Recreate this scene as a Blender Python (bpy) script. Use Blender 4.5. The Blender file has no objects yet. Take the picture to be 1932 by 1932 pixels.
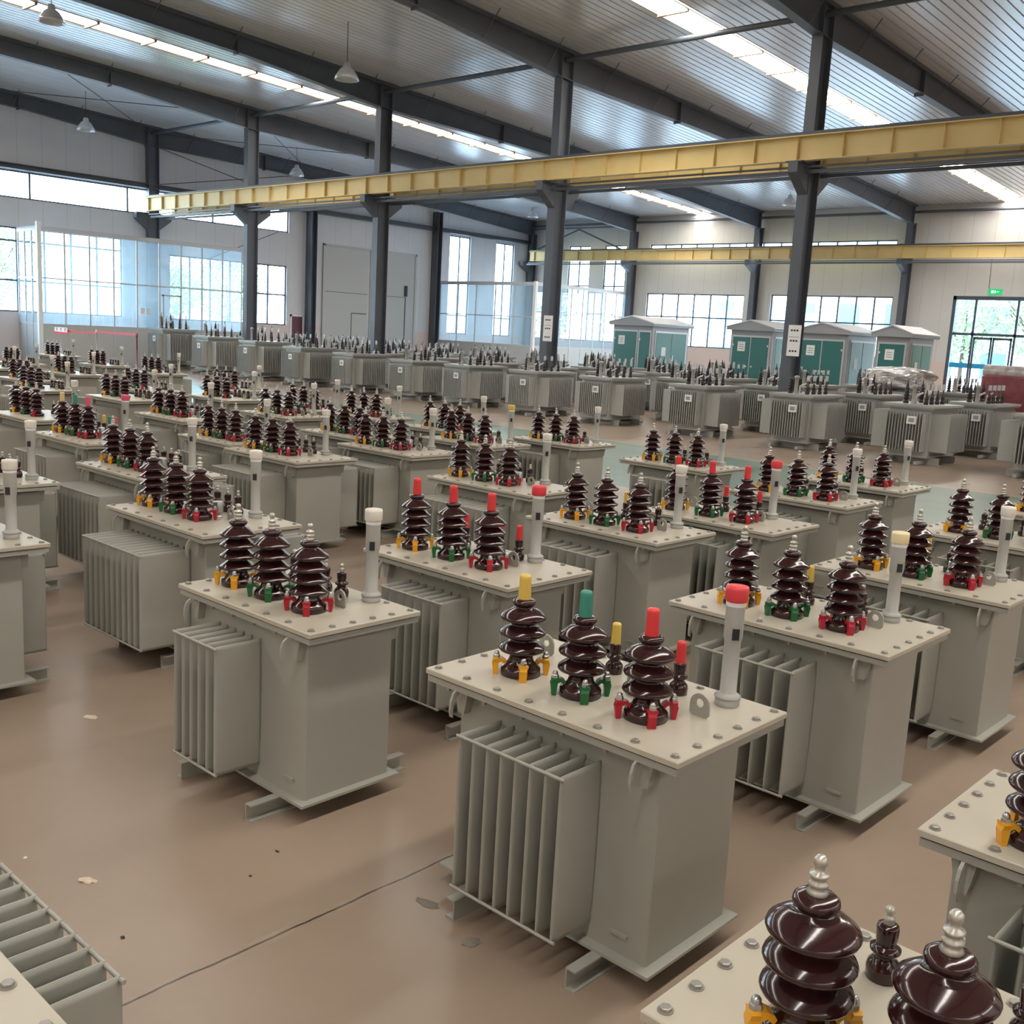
import bpy, math, random
from mathutils import Vector, Matrix
random.seed(7)
PI = math.pi
SC = bpy.context.scene
COL = SC.collection

# ------------------------------------------------------------------ camera
cam = bpy.data.cameras.new('camera')
cam.sensor_width = 36.0; cam.sensor_fit = 'HORIZONTAL'
cam.lens = 1955.83 / 1932.0 * 36.0
cam.clip_start = 0.05; cam.clip_end = 600
camo = bpy.data.objects.new('camera', cam); COL.objects.link(camo)
YAW, PITCH, ROLL = 0.7431642, 0.1715340, 0.0546696
_f = Vector((-math.sin(YAW) * math.cos(PITCH), math.cos(YAW) * math.cos(PITCH), -math.sin(PITCH)))
_r = Vector((math.cos(YAW), math.sin(YAW), 0.0)); _u = _r.cross(_f)
_r2 = _r * math.cos(ROLL) + _u * math.sin(ROLL); _u2 = _u * math.cos(ROLL) - _r * math.sin(ROLL)
camo.matrix_world = Matrix(((_r2.x, _u2.x, -_f.x, 0), (_r2.y, _u2.y, -_f.y, 0), (_r2.z, _u2.z, -_f.z, 2.75), (0, 0, 0, 1)))
SC.camera = camo

# ------------------------------------------------------------------ world, light, exposure
SKY_STRENGTH = 17.0
SKYLIGHT = 22.0
w = bpy.data.worlds.new('sky'); SC.world = w; w.use_nodes = True
nt = w.node_tree; nt.nodes.clear()
wo = nt.nodes.new('ShaderNodeOutputWorld'); bg = nt.nodes.new('ShaderNodeBackground')
tc = nt.nodes.new('ShaderNodeTexCoord'); sp = nt.nodes.new('ShaderNodeSeparateXYZ'); cr = nt.nodes.new('ShaderNodeValToRGB')
nt.links.new(tc.outputs['Generated'], sp.inputs[0]); nt.links.new(sp.outputs['Z'], cr.inputs[0])
cr.color_ramp.elements[0].position = 0.0; cr.color_ramp.elements[0].color = (0.93, 0.97, 1.0, 1)
cr.color_ramp.elements[1].position = 0.7; cr.color_ramp.elements[1].color = (0.55, 0.74, 1.0, 1)
nt.links.new(cr.outputs[0], bg.inputs[0]); bg.inputs[1].default_value = SKY_STRENGTH
nt.links.new(bg.outputs[0], wo.inputs[0])
def area_light(name, loc, rot, sx, sy, power, col):
    l = bpy.data.lights.new(name, 'AREA'); l.shape = 'RECTANGLE'; l.size = sx; l.size_y = sy
    l.energy = power; l.color = col
    o = bpy.data.objects.new(name, l); o.location = loc; o.rotation_euler = rot; COL.objects.link(o)
    return o
# added fill lights just inside the solid rear and right walls, out of view
area_light('daylight_rear_bay', (-14, -21.5, 5.0), (math.radians(90), 0, 0), 44, 6.0, 550, (1.0, 0.92, 0.82))
area_light('daylight_side_bay', (21.5, 8, 5.0), (math.radians(90), 0, math.radians(90)), 40, 6.0, 60, (1.0, 0.93, 0.85))  # second added fill, the right wall has no opening
vs = SC.view_settings
SC.display_settings.display_device = 'sRGB'
vs.view_transform = 'Standard'; vs.look = 'None'; vs.exposure = 0.0; vs.gamma = 1.0; vs.use_curve_mapping = False
SC.cycles.use_denoising = True
SC.cycles.max_bounces = 8; SC.cycles.diffuse_bounces = 5; SC.cycles.glossy_bounces = 4
SC.cycles.transparent_max_bounces = 24; SC.cycles.sample_clamp_indirect = 8.0
SC.cycles.caustics_reflective = False; SC.cycles.caustics_refractive = False

# ------------------------------------------------------------------ helpers
class MB:
    def __init__(s): s.v = []; s.f = []; s.sm = []; s.mi = []; s.cur = 0
    def add(s, vs, fs, smooth=False):
        b = len(s.v); s.v += [tuple(p) for p in vs]
        for f in fs: s.f.append(tuple(b + i for i in f)); s.sm.append(smooth); s.mi.append(s.cur)
        return s
    def box(s, x0, x1, y0, y1, z0, z1):
        s.add([(x0,y0,z0),(x1,y0,z0),(x1,y1,z0),(x0,y1,z0),(x0,y0,z1),(x1,y0,z1),(x1,y1,z1),(x0,y1,z1)],
              [(0,3,2,1),(4,5,6,7),(0,1,5,4),(1,2,6,5),(2,3,7,6),(3,0,4,7)]); return s
    def cbox(s, x0, x1, y0, y1, z0, z1, c):
        # box with chamfered edges on the top and the upright corners
        def ring(z, i): return [(x0+i+c,y0+i,z),(x1-i-c,y0+i,z),(x1-i,y0+i+c,z),(x1-i,y1-i-c,z),(x1-i-c,y1-i,z),(x0+i+c,y1-i,z),(x0+i,y1-i-c,z),(x0+i,y0+i+c,z)]
        V = ring(z0,0)+ring(z1-c,0)+ring(z1,c)
        F = [tuple(range(7,-1,-1)), tuple(range(16,24))]
        for k in range(2):
            for j in range(8): a=k*8+j; b=k*8+(j+1)%8; F.append((a,b,b+8,a+8))
        s.add(V,F); return s
    def obox(s, c, ax, ay, az):
        c=Vector(c); ax=Vector(ax); ay=Vector(ay); az=Vector(az)
        V=[c-ax-ay-az,c+ax-ay-az,c+ax+ay-az,c-ax+ay-az,c-ax-ay+az,c+ax-ay+az,c+ax+ay+az,c-ax+ay+az]
        s.add(V,[(0,3,2,1),(4,5,6,7),(0,1,5,4),(1,2,6,5),(2,3,7,6),(3,0,4,7)]); return s
    def lathe(s, prof, n=24, o=(0,0,0), smooth=True):
        V=[];F=[]; m=len(prof)
        for r,z in prof:
            for k in range(n):
                a=2*PI*k/n; V.append((o[0]+r*math.cos(a),o[1]+r*math.sin(a),o[2]+z))
        for i in range(m-1):
            for k in range(n): a=i*n+k; b=i*n+(k+1)%n; F.append((a,b,b+n,a+n))
        s.add(V,F,smooth)
        s.add(V[:n],[tuple(range(n-1,-1,-1))]); s.add(V[-n:],[tuple(range(n))]); return s
    def tube(s, p, q, r, n=8, smooth=True):
        p=Vector(p); q=Vector(q); d=(q-p).normalized(); a=d.orthogonal().normalized(); b=d.cross(a)
        V=[]
        for c in (p,q):
            for k in range(n): t=2*PI*k/n; V.append(c+a*(r*math.cos(t))+b*(r*math.sin(t)))
        s.add(V,[(k,(k+1)%n,(k+1)%n+n,k+n) for k in range(n)],smooth)
        s.add(V,[tuple(range(n-1,-1,-1)),tuple(range(n,2*n))]); return s
    def prism(s, pts, axis, a, b):
        # outline pts (u,v) pushed along axis from a to b; axis 'x': (u,v)=(y,z), 'y': (x,z), 'z': (x,y)
        def P(u,v,t): return (t,u,v) if axis=='x' else ((u,t,v) if axis=='y' else (u,v,t))
        n=len(pts); V=[P(u,v,a) for u,v in pts]+[P(u,v,b) for u,v in pts]
        F=[(i,(i+1)%n,(i+1)%n+n,i+n) for i in range(n)]+[tuple(range(n-1,-1,-1)),tuple(range(n,2*n))]
        s.add(V,F); return s
    def mesh(s, name, mats):
        me=bpy.data.meshes.new(name); me.from_pydata(s.v,[],s.f)
        if not isinstance(mats,(list,tuple)): mats=[mats]
        for m in mats: me.materials.append(m)
        me.polygons.foreach_set('use_smooth', s.sm); me.polygons.foreach_set('material_index', s.mi)
        me.update()
        import bmesh
        bm=bmesh.new(); bm.from_mesh(me); bmesh.ops.recalc_face_normals(bm, faces=bm.faces); bm.to_mesh(me); bm.free()
        return me
    def build(s, name, mats, parent=None, loc=None):
        return link(name, s.mesh(name, mats), parent, loc)
def link(name, me, parent=None, loc=None, rz=0):
    o=bpy.data.objects.new(name, me); COL.objects.link(o)
    if parent is not None: o.parent=parent
    if loc is not None: o.location=loc
    if rz: o.rotation_euler=(0,0,rz)
    return o
def tag(o, label, cat, group=None, kind=None):
    if label: o['label']=label
    if cat: o['category']=cat
    if group: o['group']=group
    if kind: o['kind']=kind
    return o
def empty(name, loc=(0,0,0), rz=0, parent=None):
    o=bpy.data.objects.new(name, None); COL.objects.link(o); o.location=loc; o.rotation_euler=(0,0,rz)
    o.empty_display_size=0.1
    if parent is not None: o.parent=parent
    return o
def copy_tree(o, parent=None):
    c=o.copy(); COL.objects.link(c)
    if parent is not None: c.parent=parent
    for ch in o.children: copy_tree(ch, c)
    return c
def struct(o): o['kind']='structure'; return o

# ------------------------------------------------------------------ materials
def mat(name, col, rough=0.5, metal=0.0, coat=0.0, spec=0.5, emit=None, es=0.0):
    m=bpy.data.materials.new(name); m.use_nodes=True; b=m.node_tree.nodes['Principled BSDF']
    b.inputs['Base Color'].default_value=(*col,1); b.inputs['Roughness'].default_value=rough
    b.inputs['Metallic'].default_value=metal; b.inputs['Coat Weight'].default_value=coat
    b.inputs['Specular IOR Level'].default_value=spec
    if emit: b.inputs['Emission Color'].default_value=(*emit,1); b.inputs['Emission Strength'].default_value=es
    return m
def speckle(m, scale, c1, c2, bump=0.0, detail=4.0, coord='Object', stretch=(1,1,1)):
    nt=m.node_tree; b=nt.nodes['Principled BSDF']
    tc=nt.nodes.new('ShaderNodeTexCoord'); mp=nt.nodes.new('ShaderNodeMapping'); n=nt.nodes.new('ShaderNodeTexNoise'); r=nt.nodes.new('ShaderNodeValToRGB')
    mp.inputs['Scale'].default_value=stretch
    nt.links.new(tc.outputs[coord], mp.inputs[0]); nt.links.new(mp.outputs[0], n.inputs['Vector'])
    n.inputs['Scale'].default_value=scale; n.inputs['Detail'].default_value=detail
    r.color_ramp.elements[0].position=0.3; r.color_ramp.elements[0].color=(*c1,1)
    r.color_ramp.elements[1].position=0.7; r.color_ramp.elements[1].color=(*c2,1)
    nt.links.new(n.outputs['Fac'], r.inputs[0]); nt.links.new(r.outputs[0], b.inputs['Base Color'])
    if bump:
        bp=nt.nodes.new('ShaderNodeBump'); bp.inputs['Strength'].default_value=bump; bp.inputs['Distance'].default_value=0.01
        nt.links.new(n.outputs['Fac'], bp.inputs['Height']); nt.links.new(bp.outputs[0], b.inputs['Normal'])
    return m
M={}
M['paint']=speckle(mat('grey_enamel',(.40,.40,.36),.38),1.3,(.325,.325,.285),(.36,.36,.315))
M['cover']=speckle(mat('cover_enamel',(.58,.55,.47),.4),1.7,(.45,.415,.335),(.50,.465,.38))
M['paint_cool']=speckle(mat('big_unit_enamel',(.40,.41,.39),.42),0.9,(.34,.35,.33),(.40,.405,.385))
M['porcelain']=speckle(mat('brown_glaze',(.035,.008,.007),.16,coat=.3),9,(.022,.006,.007),(.038,.010,.010))
M['porcelain2']=mat('dark_glaze',(.02,.008,.007),.15)
M['steel']=mat('zinc_steel',(.50,.50,.48),.35,.85)
M['bolt']=mat('dull_bolt',(.36,.35,.32),.45,.6)
M['alu']=speckle(mat('terminal_stem',(.55,.53,.47),.35,.6),30,(.48,.46,.40),(.62,.60,.54))
for n,c in dict(y=(.78,.36,.01),g=(.008,.13,.035),r=(.42,.008,.025)).items(): M['clip_'+n]=mat('clamp_paint_'+n,c,.35)
for n,c in dict(y=(.72,.50,.10),g=(.045,.27,.20),r=(.72,.045,.05),p=(.72,.10,.18),c=(.75,.55,.25),s=(.30,.32,.34)).items(): M['cap_'+n]=mat('rubber_cap_'+n,c,.45)
M['white']=mat('white_plastic',(.74,.70,.63),.4)
M['white2']=mat('white_paper',(.80,.80,.80),.6)
M['gauge']=mat('gauge_plastic',(.40,.40,.37),.4)
M['dark']=mat('dark_plastic',(.02,.022,.03),.4)
M['creamcap']=mat('cream_plastic',(.80,.68,.42),.45)
M['redcap']=mat('red_plastic',(.70,.05,.06),.45)
M['beam']=speckle(mat('structural_paint',(.09,.105,.13),.45),0.6,(.08,.092,.115),(.10,.115,.14))
M['yellow']=speckle(mat('crane_yellow',(.68,.52,.22),.45),0.8,(.62,.47,.19),(.71,.55,.25))
M['mullion']=mat('window_mullion',(.06,.08,.11),.4)
M['alum']=mat('pale_aluminium',(.55,.55,.56),.4,.2)
M['green']=mat('kiosk_green',(.03,.15,.14),.4)
M['greens']=mat('kiosk_green_side',(.09,.25,.21),.4)
M['kgrey']=mat('kiosk_grey',(.30,.31,.33),.45)
M['red']=mat('barrier_red',(.65,.03,.05),.5)
M['maroon']=speckle(mat('maroon_wrap',(.22,.05,.06),.35),3,(.18,.035,.05),(.32,.10,.11))
M['wrap']=speckle(mat('plastic_film',(.55,.53,.52),.15,spec=.8),6,(.34,.31,.31),(.70,.69,.68),bump=1.0)
M['litter']=mat('scrap_paper',(.62,.52,.40),.8)
M['cloth']=mat('grey_rag',(.22,.20,.17),.9)
M['panel']=mat('door_panel',(.50,.50,.49),.5)
M['tan']=mat('skylight_bar',(.30,.20,.12),.6)
M['wire']=mat('thin_cable',(.05,.055,.065),.6)
M['lampglass']=mat('lamp_reflector',(.62,.64,.66),.15,.3)
M['concrete']=speckle(mat('outside_paving',(.5,.5,.48),.9),0.3,(.45,.45,.44),(.58,.58,.56))
M['leaf']=speckle(mat('tree_leaves',(.16,.30,.08),.8),2.5,(.18,.30,.14),(.36,.50,.24))
M['bark']=mat('tree_bark',(.10,.07,.05),.9)
M['stucco']=mat('white_stucco',(.85,.85,.85),.8)
M['blueg']=mat('blue_glazing',(.08,.28,.55),.2)
M['exit']=mat('exit_sign_green',(.0,.25,.08),.4,emit=(.02,.8,.25),es=.6)
M['exitw']=mat('exit_sign_white',(.8,.8,.8),.4,emit=(.7,1,.8),es=1.5)
M['blueb']=mat('banner_blue',(.02,.30,.60),.5)
m=bpy.data.materials.new('skylight_panel'); m.use_nodes=True; b=m.node_tree.nodes['Principled BSDF']
b.inputs['Base Color'].default_value=(.8,.8,.78,1); b.inputs['Emission Color'].default_value=(1,.94,.86,1); b.inputs['Emission Strength'].default_value=SKYLIGHT
M['skylight']=m
def glass(name, tint, gl):
    m=bpy.data.materials.new(name); m.use_nodes=True; nt=m.node_tree; nt.nodes.clear()
    o=nt.nodes.new('ShaderNodeOutputMaterial'); t=nt.nodes.new('ShaderNodeBsdfTransparent'); g=nt.nodes.new('ShaderNodeBsdfGlossy'); mx=nt.nodes.new('ShaderNodeMixShader')
    t.inputs[0].default_value=(*tint,1); g.inputs['Roughness'].default_value=.03; g.inputs[0].default_value=(.9,.95,1,1); mx.inputs[0].default_value=gl
    nt.links.new(t.outputs[0],mx.inputs[1]); nt.links.new(g.outputs[0],mx.inputs[2]); nt.links.new(mx.outputs[0],o.inputs[0]); return m
M['glass']=glass('window_glass',(.90,.96,.97),.05)
M['glass2']=glass('partition_glass',(.90,.97,1.0),.12)
nt=M['glass2'].node_tree; o_=[n for n in nt.nodes if n.type=='OUTPUT_MATERIAL'][0]; m_=[n for n in nt.nodes if n.type=='MIX_SHADER'][0]
d_=nt.nodes.new('ShaderNodeBsdfTranslucent'); d_.inputs[0].default_value=(.80,.92,1,1); x_=nt.nodes.new('ShaderNodeMixShader'); x_.inputs[0].default_value=.13
nt.links.new(m_.outputs[0],x_.inputs[1]); nt.links.new(d_.outputs[0],x_.inputs[2]); nt.links.new(x_.outputs[0],o_.inputs[0])

# floor: brownish painted concrete with a green walkway, yellow edge lines and saw joints
def floor_mat():
    m=mat('floor_paint',(.4,.28,.2),.32); nt=m.node_tree; b=nt.nodes['Principled BSDF']; L=nt.links
    N=nt.nodes.new
    g=N('ShaderNodeNewGeometry'); s=N('ShaderNodeSeparateXYZ'); L.new(g.outputs['Position'],s.inputs[0])
    def noise(sc,det,vec=None):
        n=N('ShaderNodeTexNoise'); n.inputs['Scale'].default_value=sc; n.inputs['Detail'].default_value=det
        L.new(vec or g.outputs['Position'],n.inputs['Vector']); return n.outputs['Fac']
    def ramp(fac,a,ca,bb,cb):
        r=N('ShaderNodeValToRGB'); r.color_ramp.elements[0].position=a; r.color_ramp.elements[0].color=(*ca,1)
        r.color_ramp.elements[1].position=bb; r.color_ramp.elements[1].color=(*cb,1); L.new(fac,r.inputs[0]); return r.outputs[0]
    def math_(op,a,bv,c=None):
        n=N('ShaderNodeMath'); n.operation=op
        for i,v in enumerate((a,bv,c)):
            if v is None: continue
            if isinstance(v,(int,float)): n.inputs[i].default_value=v
            else: L.new(v,n.inputs[i])
        return n.outputs[0]
    def mix(f,a,c):
        n=N('ShaderNodeMix'); n.data_type='RGBA'; L.new(f,n.inputs[0])
        for i,v in ((6,a),(7,c)):
            if isinstance(v,tuple): n.inputs[i].default_value=(*v,1)
            else: L.new(v,n.inputs[i])
        return n.outputs[2]
    big=noise(.55,5); fine=noise(6,6)
    base=ramp(big,.3,(.275,.21,.158),.72,(.33,.255,.195))
    base=mix(math_('MULTIPLY',ramp(fine,.35,(0,0,0),.8,(1,1,1)),.25),base,(.36,.27,.20))
    stain=ramp(noise(.9,3),.5,(0,0,0),.85,(1,1,1)); base=mix(math_('MULTIPLY',stain,.5),base,(.25,.19,.14))
    grn=ramp(noise(.8,4),.3,(.10,.17,.13),.7,(.15,.22,.17))
    y=s.outputs['Y']; x=s.outputs['X']
    band=math_('MULTIPLY',math_('GREATER_THAN',y,15.6),math_('LESS_THAN',y,22.3)); base=mix(band,base,grn)
    l1=math_('LESS_THAN',math_('ABSOLUTE',math_('SUBTRACT',y,22.36),0),.06); base=mix(l1,base,(.45,.30,.14))
    l2=math_('LESS_THAN',math_('ABSOLUTE',math_('SUBTRACT',y,15.55),0),.05); base=mix(l2,base,(.42,.28,.14))
    wob=math_('MULTIPLY',math_('SUBTRACT',noise(2.2,5),.5),.05)
    j=math_('ABSOLUTE',math_('ADD',math_('ADD',x,3.615),wob),0)
    j1=math_('LESS_THAN',j,.006); base=mix(j1,base,(.05,.035,.025))
    j2=math_('MULTIPLY',math_('LESS_THAN',j,.03),ramp(noise(5,4),.45,(0,0,0),.7,(1,1,1))); base=mix(math_('MULTIPLY',j2,.3),base,(.42,.36,.28))
    L.new(base,b.inputs['Base Color'])
    rr=ramp(noise(.8,3),.25,(.26,.26,.26),.8,(.40,.40,.40)); L.new(rr,b.inputs['Roughness'])
    bp=N('ShaderNodeBump'); bp.inputs['Strength'].default_value=.06; bp.inputs['Distance'].default_value=.01; L.new(noise(2,2),bp.inputs['Height']); L.new(bp.outputs[0],b.inputs['Normal'])
    return m
M['floor']=floor_mat()
def wall_mat(name, axis, upper, lower):
    # ribbed sheet cladding: upright ribs every 0.3 m by bump, joints every 1.2 m; plastered plinth below 2.4 m
    m=mat(name,upper,.5); nt=m.node_tree; b=nt.nodes['Principled BSDF']; L=nt.links; N=nt.nodes.new
    g=N('ShaderNodeNewGeometry'); s=N('ShaderNodeSeparateXYZ'); L.new(g.outputs['Position'],s.inputs[0])
    u=s.outputs[axis]
    def math_(op,a,bv=0.0):
        n=N('ShaderNodeMath'); n.operation=op
        for i,v in enumerate((a,bv)):
            if isinstance(v,(int,float)): n.inputs[i].default_value=v
            else: L.new(v,n.inputs[i])
        return n.outputs[0]
    rib=math_('PINGPONG',u,.15); ribh=math_('LESS_THAN',rib,.02)
    jn=math_('LESS_THAN',math_('PINGPONG',u,.6),.012)
    up=math_('GREATER_THAN',s.outputs['Z'],2.42)
    n=N('ShaderNodeTexNoise'); n.inputs['Scale'].default_value=.7; L.new(g.outputs['Position'],n.inputs['Vector'])
    r=N('ShaderNodeValToRGB'); r.color_ramp.elements[0].color=(*[c*.93 for c in upper],1); r.color_ramp.elements[1].color=(*upper,1); L.new(n.outputs['Fac'],r.inputs[0])
    def mix(f,a,c):
        k=N('ShaderNodeMix'); k.data_type='RGBA'; L.new(f,k.inputs[0])
        for i,v in ((6,a),(7,c)):
            if isinstance(v,tuple): k.inputs[i].default_value=(*v,1)
            else: L.new(v,k.inputs[i])
        return k.outputs[2]
    c=mix(math_('MULTIPLY',jn,.35),r.outputs[0],(.22,.22,.22)); c=mix(up,lower,c); L.new(c,b.inputs['Base Color'])
    bp=N('ShaderNodeBump'); bp.inputs['Strength'].default_value=.5; bp.inputs['Distance'].default_value=.03
    L.new(math_('MULTIPLY',ribh,up),bp.inputs['Height']); L.new(bp.outputs[0],b.inputs['Normal'])
    return m
M['wallX']=wall_mat('cladding_back','X',(.62,.61,.59),(.66,.54,.49))
M['wallY']=wall_mat('cladding_gable','Y',(.68,.68,.71),(.70,.58,.56))
M['roof']=speckle(mat('roof_sheet',(.6,.6,.6),.25,.25),.5,(.68,.69,.72),(.76,.77,.80),stretch=(4,.3,1))

# ------------------------------------------------------------------ building shell
XL, XR, YB, YF = -53.65, 22.0, 59.1, -22.0
def XK(i): return XL + 9.6*i
def roofz(y): return 12.42 - .048*(y-28.5)
b=MB(); b.box(XL-.2,XR,YF,YB+.2,-.1,0); struct(b.build('floor',M['floor']))
def wall(name, axis, t0, t1, u0, u1, ztop, holes, m):
    # solid cells between the openings; ztop is a function of the running coordinate
    us=sorted({u0,u1}|{h[0] for h in holes}|{h[1] for h in holes}); us=[u for u in us if u0<=u<=u1]
    b=MB()
    for a,c in zip(us,us[1:]):
        hs=sorted([(h[2],h[3]) for h in holes if h[0]<=a and h[1]>=c]); z=0
        segs=[]
        for lo,hi in hs:
            if lo>z: segs.append((z,lo,False))
            z=hi
        segs.append((z,None,True))
        for lo,hi,top in segs:
            za=ztop(a) if top else hi; zc=ztop(c) if top else hi
            pts=[(a,lo),(c,lo),(c,zc),(a,za)]
            b.prism(pts,axis,t0,t1)
    return struct(b.build(name,m))
BH=[(-50.1,-48.1,2.42,9.1),(-46.8,-44.9,2.42,9.1),(-42.9,-35.3,2.42,5.87),(-33.4,-25.6,2.42,5.92),(-42.9,-25.7,8.03,9.1),(-22.2,-14.8,0,6.03)]
wall('wall_back','y',YB,YB+.24,XL-.24,XR,lambda u:10.95,BH,M['wallX'])
LH=[(2,37.35,7.87,9.18),(8,26.9,2.42,6.5),(29.6,37.25,2.42,5.92),(50.6,52.6,2.42,9.1),(55.2,57.1,2.42,9.05)]
wall('wall_left','x',XL-.24,XL,YF,YB,lambda u:roofz(u)-.02,LH,M['wallY'])
wall('wall_front','y',YF-.24,YF,XL,XR,lambda u:roofz(YF)-.02,[],M['wallX'])
wall('wall_right','x',XR,XR+.24,YF,YB+.24,lambda u:roofz(u)-.02,[],M['wallY'])
# eaves strip closing the back wall to the roof
b=MB(); b.box(XL,XR,YB-.03,YB+.0,10.72,10.93); struct(b.build('trim_1',M['alum']))

SKX=[(-39.4,-38.3),(-20.1,-19.0),(-.85,.25),(18.3,19.4)]
def roof():
    b=MB(); xs=[]; x=XL-.3
    prof=[(0,0),(.235,0),(.245,.045),(.275,.045),(.285,0)]
    while x<XR+.3:
        for dx,dz in prof: xs.append((x+dx,dz))
        x+=.30
    ys=[YF-.3,YB+.5]
    def inside(a): return any(s0<a<s1 for s0,s1 in SKX)
    V=[]
    for y in ys:
        for xx,dz in xs: V.append((xx,y,roofz(y)+dz))
    n=len(xs); F=[]
    for i in range(n-1):
        if inside((xs[i][0]+xs[i+1][0])/2): continue
        F.append((i,i+1,i+1+n,i+n))
    b.add(V,F); 
    V2=[(XL-.3,ys[0],roofz(ys[0])+.09),(XR+.3,ys[0],roofz(ys[0])+.09),(XR+.3,ys[1],roofz(ys[1])+.09),(XL-.3,ys[1],roofz(ys[1])+.09)]
    return struct(b.build('ceiling',M['roof']))
roof()
for k,(s0,s1) in enumerate(SKX):
    b=MB(); b.add([(s0,YF,roofz(YF)+.06),(s1,YF,roofz(YF)+.06),(s1,YB,roofz(YB)+.06),(s0,YB,roofz(YB)+.06)],[(0,1,2,3)])
    o=struct(b.build('window_%d'%(20+k),M['skylight']))
    b=MB(); y=YF+.8
    while y<YB:
        z=roofz(y); b.obox(((s0+s1)/2,y,z-.03),((s1-s0)/2,0,0),(0,.05,0),(0,0,.06)); y+=2.2
    for s in (s0,s1): 
        b.add([(s-.02,YF,roofz(YF)-.02),(s+.02,YF,roofz(YF)-.02),(s+.02,YB,roofz(YB)-.02),(s-.02,YB,roofz(YB)-.02),(s-.02,YF,roofz(YF)+.06),(s+.02,YF,roofz(YF)+.06),(s+.02,YB,roofz(YB)+.06),(s-.02,YB,roofz(YB)+.06)],[(0,3,2,1),(4,5,6,7),(0,1,5,4),(1,2,6,5),(2,3,7,6),(3,0,4,7)])
    b.build('purlin',M['tan'],o)

# ---- window frames and panes
WN=[0]
def window(axis, t, u0, u1, z0, z1, nu, zs, name=None, fm='mullion', th=.075):
    """frame with nu bays and transoms at heights zs, set in the wall at coordinate t"""
    WN[0]+=1; n=name or 'window_%d'%WN[0]
    def bx(b,a0,a1,c0,c1,d=.04):
        if axis=='y': b.box(a0,a1,t-d,t+d,c0,c1)
        else: b.box(t-d,t+d,a0,a1,c0,c1)
    b=MB(); bx(b,u0,u0+th,z0,z1); bx(b,u1-th,u1,z0,z1); bx(b,u0,u1,z0,z0+th); bx(b,u0,u1,z1-th,z1)
    o=struct(b.build(n,M[fm]))
    g=MB(); bx(g,u0+th,u1-th,z0+th,z1-th,.004); g.build('pane',M['glass'],o)
    b=MB()
    for k in range(1,nu): u=u0+(u1-u0)*k/nu; bx(b,u-th*.6,u+th*.6,z0+th,z1-th,.05)
    for z in zs: bx(b,u0+th,u1-th,z-th*.6,z+th*.6,.048)
    if b.v: b.build('mullion',M[fm],o)
    return o
for h,nu,zs in ((BH[0],2,(4.2,6.3)),(BH[1],2,(4.2,6.3)),(BH[2],6,(4.35,)),(BH[3],7,(4.35,)),(BH[4],14,())): window('y',YB+.12,h[0],h[1],h[2],h[3],nu,zs)
for h,nu,zs in ((LH[0],7,()),(LH[1],14,(3.95,5.85)),(LH[2],6,(4.2,)),(LH[3],2,(3.7,)),(LH[4],2,(3.7,))): window('x',XL-.12,h[0],h[1],h[2],h[3],nu,zs)
# white light reveals of the openings are the wall thickness itself
# ---- glazed entrance on the back wall
def entrance():
    x0,x1,z1=-22.2,-14.8,6.03; y=YB+.10
    b=MB()
    b.box(x0,x0+.18,y-.08,y+.08,0,z1); b.box(x1-.18,x1,y-.08,y+.08,0,z1); b.box(x0,x1,y-.08,y+.08,z1-.2,z1)
    o=struct(b.build('door_1',M['mullion']))
    b=MB()
    for x in (-20.95,-18.75,-16.5): b.box(x-.06,x+.06,y-.05,y+.05,0,z1-.2)
    b.box(x0+.18,x1-.18,y-.05,y+.05,3.92,4.06); b.build('mullion',M['mullion'],o)
    g=MB(); g.box(x0+.18,x1-.18,y-.004,y+.004,.05,z1-.2); g.build('pane',M['glass'],o)
    for k,(a,c) in enumerate(((-20.86,-19.86),(-19.84,-18.84))):
        b=MB(); b.box(a,a+.1,y-.09,y-.055,.02,3.85); b.box(c-.1,c,y-.09,y-.055,.02,3.85); b.box(a,c,y-.09,y-.055,.02,.25); b.box(a,c,y-.09,y-.055,3.72,3.85)
        l=b.build('door_leaf',M['mullion'],o)
        hx=c-.18 if k==0 else a+.18
        b=MB(); b.tube((hx,y-.13,1.0),(hx,y-.13,1.5),.02); b.tube((hx,y-.13,1.05),(hx,y-.06,1.05),.014); b.tube((hx,y-.13,1.45),(hx,y-.06,1.45),.014); b.build('handle',M['steel'],l)
    b=MB(); b.box(-22.0,-19.95,YB+.055,YB+.06,2.15,2.42); o2=b.build('banner_strip',M['blueb']); 
    o2.parent=o
entrance()
# ---- big sliding door in the gable wall, with a wicket
b=MB(); b.box(XL+.0,XL+.07,40.0,43.45,0,7.4); d=struct(b.build('door_2',M['panel']))
b=MB(); b.box(XL+.07,XL+.085,40.05,43.4,4.62,4.65); b.box(XL+.07,XL+.085,42.15,43.35,3.36,3.42); b.box(XL+.07,XL+.085,42.12,42.17,0,3.42); b.build('seam',M['mullion'],d)
b=MB(); b.box(XL+.0,XL+.07,43.62,47.4,0,7.4); d=struct(b.build('door_3',M['panel']))
b=MB(); b.box(XL+.07,XL+.085,43.65,46.6,4.62,4.65); b.box(XL+.07,XL+.10,46.6,46.66,0,4.65); b.build('seam',M['mullion'],d)
b=MB(); b.box(XL+.07,XL+.16,46.52,46.74,4.7,5.4); b.build('lock_box',M['dark'],d)
b=MB(); b.box(XL+.0,XL+.12,39.85,40.0,0,7.5); b.box(XL+.0,XL+.12,47.4,47.55,0,7.5); b.box(XL+.0,XL+.12,39.85,47.55,7.4,7.52); struct(b.build('trim_2',M['panel']))
b=MB(); b.box(XL,XL+.05,37.62,38.4,0,2.98); d=struct(b.build('door_4',mat('maroon_door',(.12,.03,.05),.5)))
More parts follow.
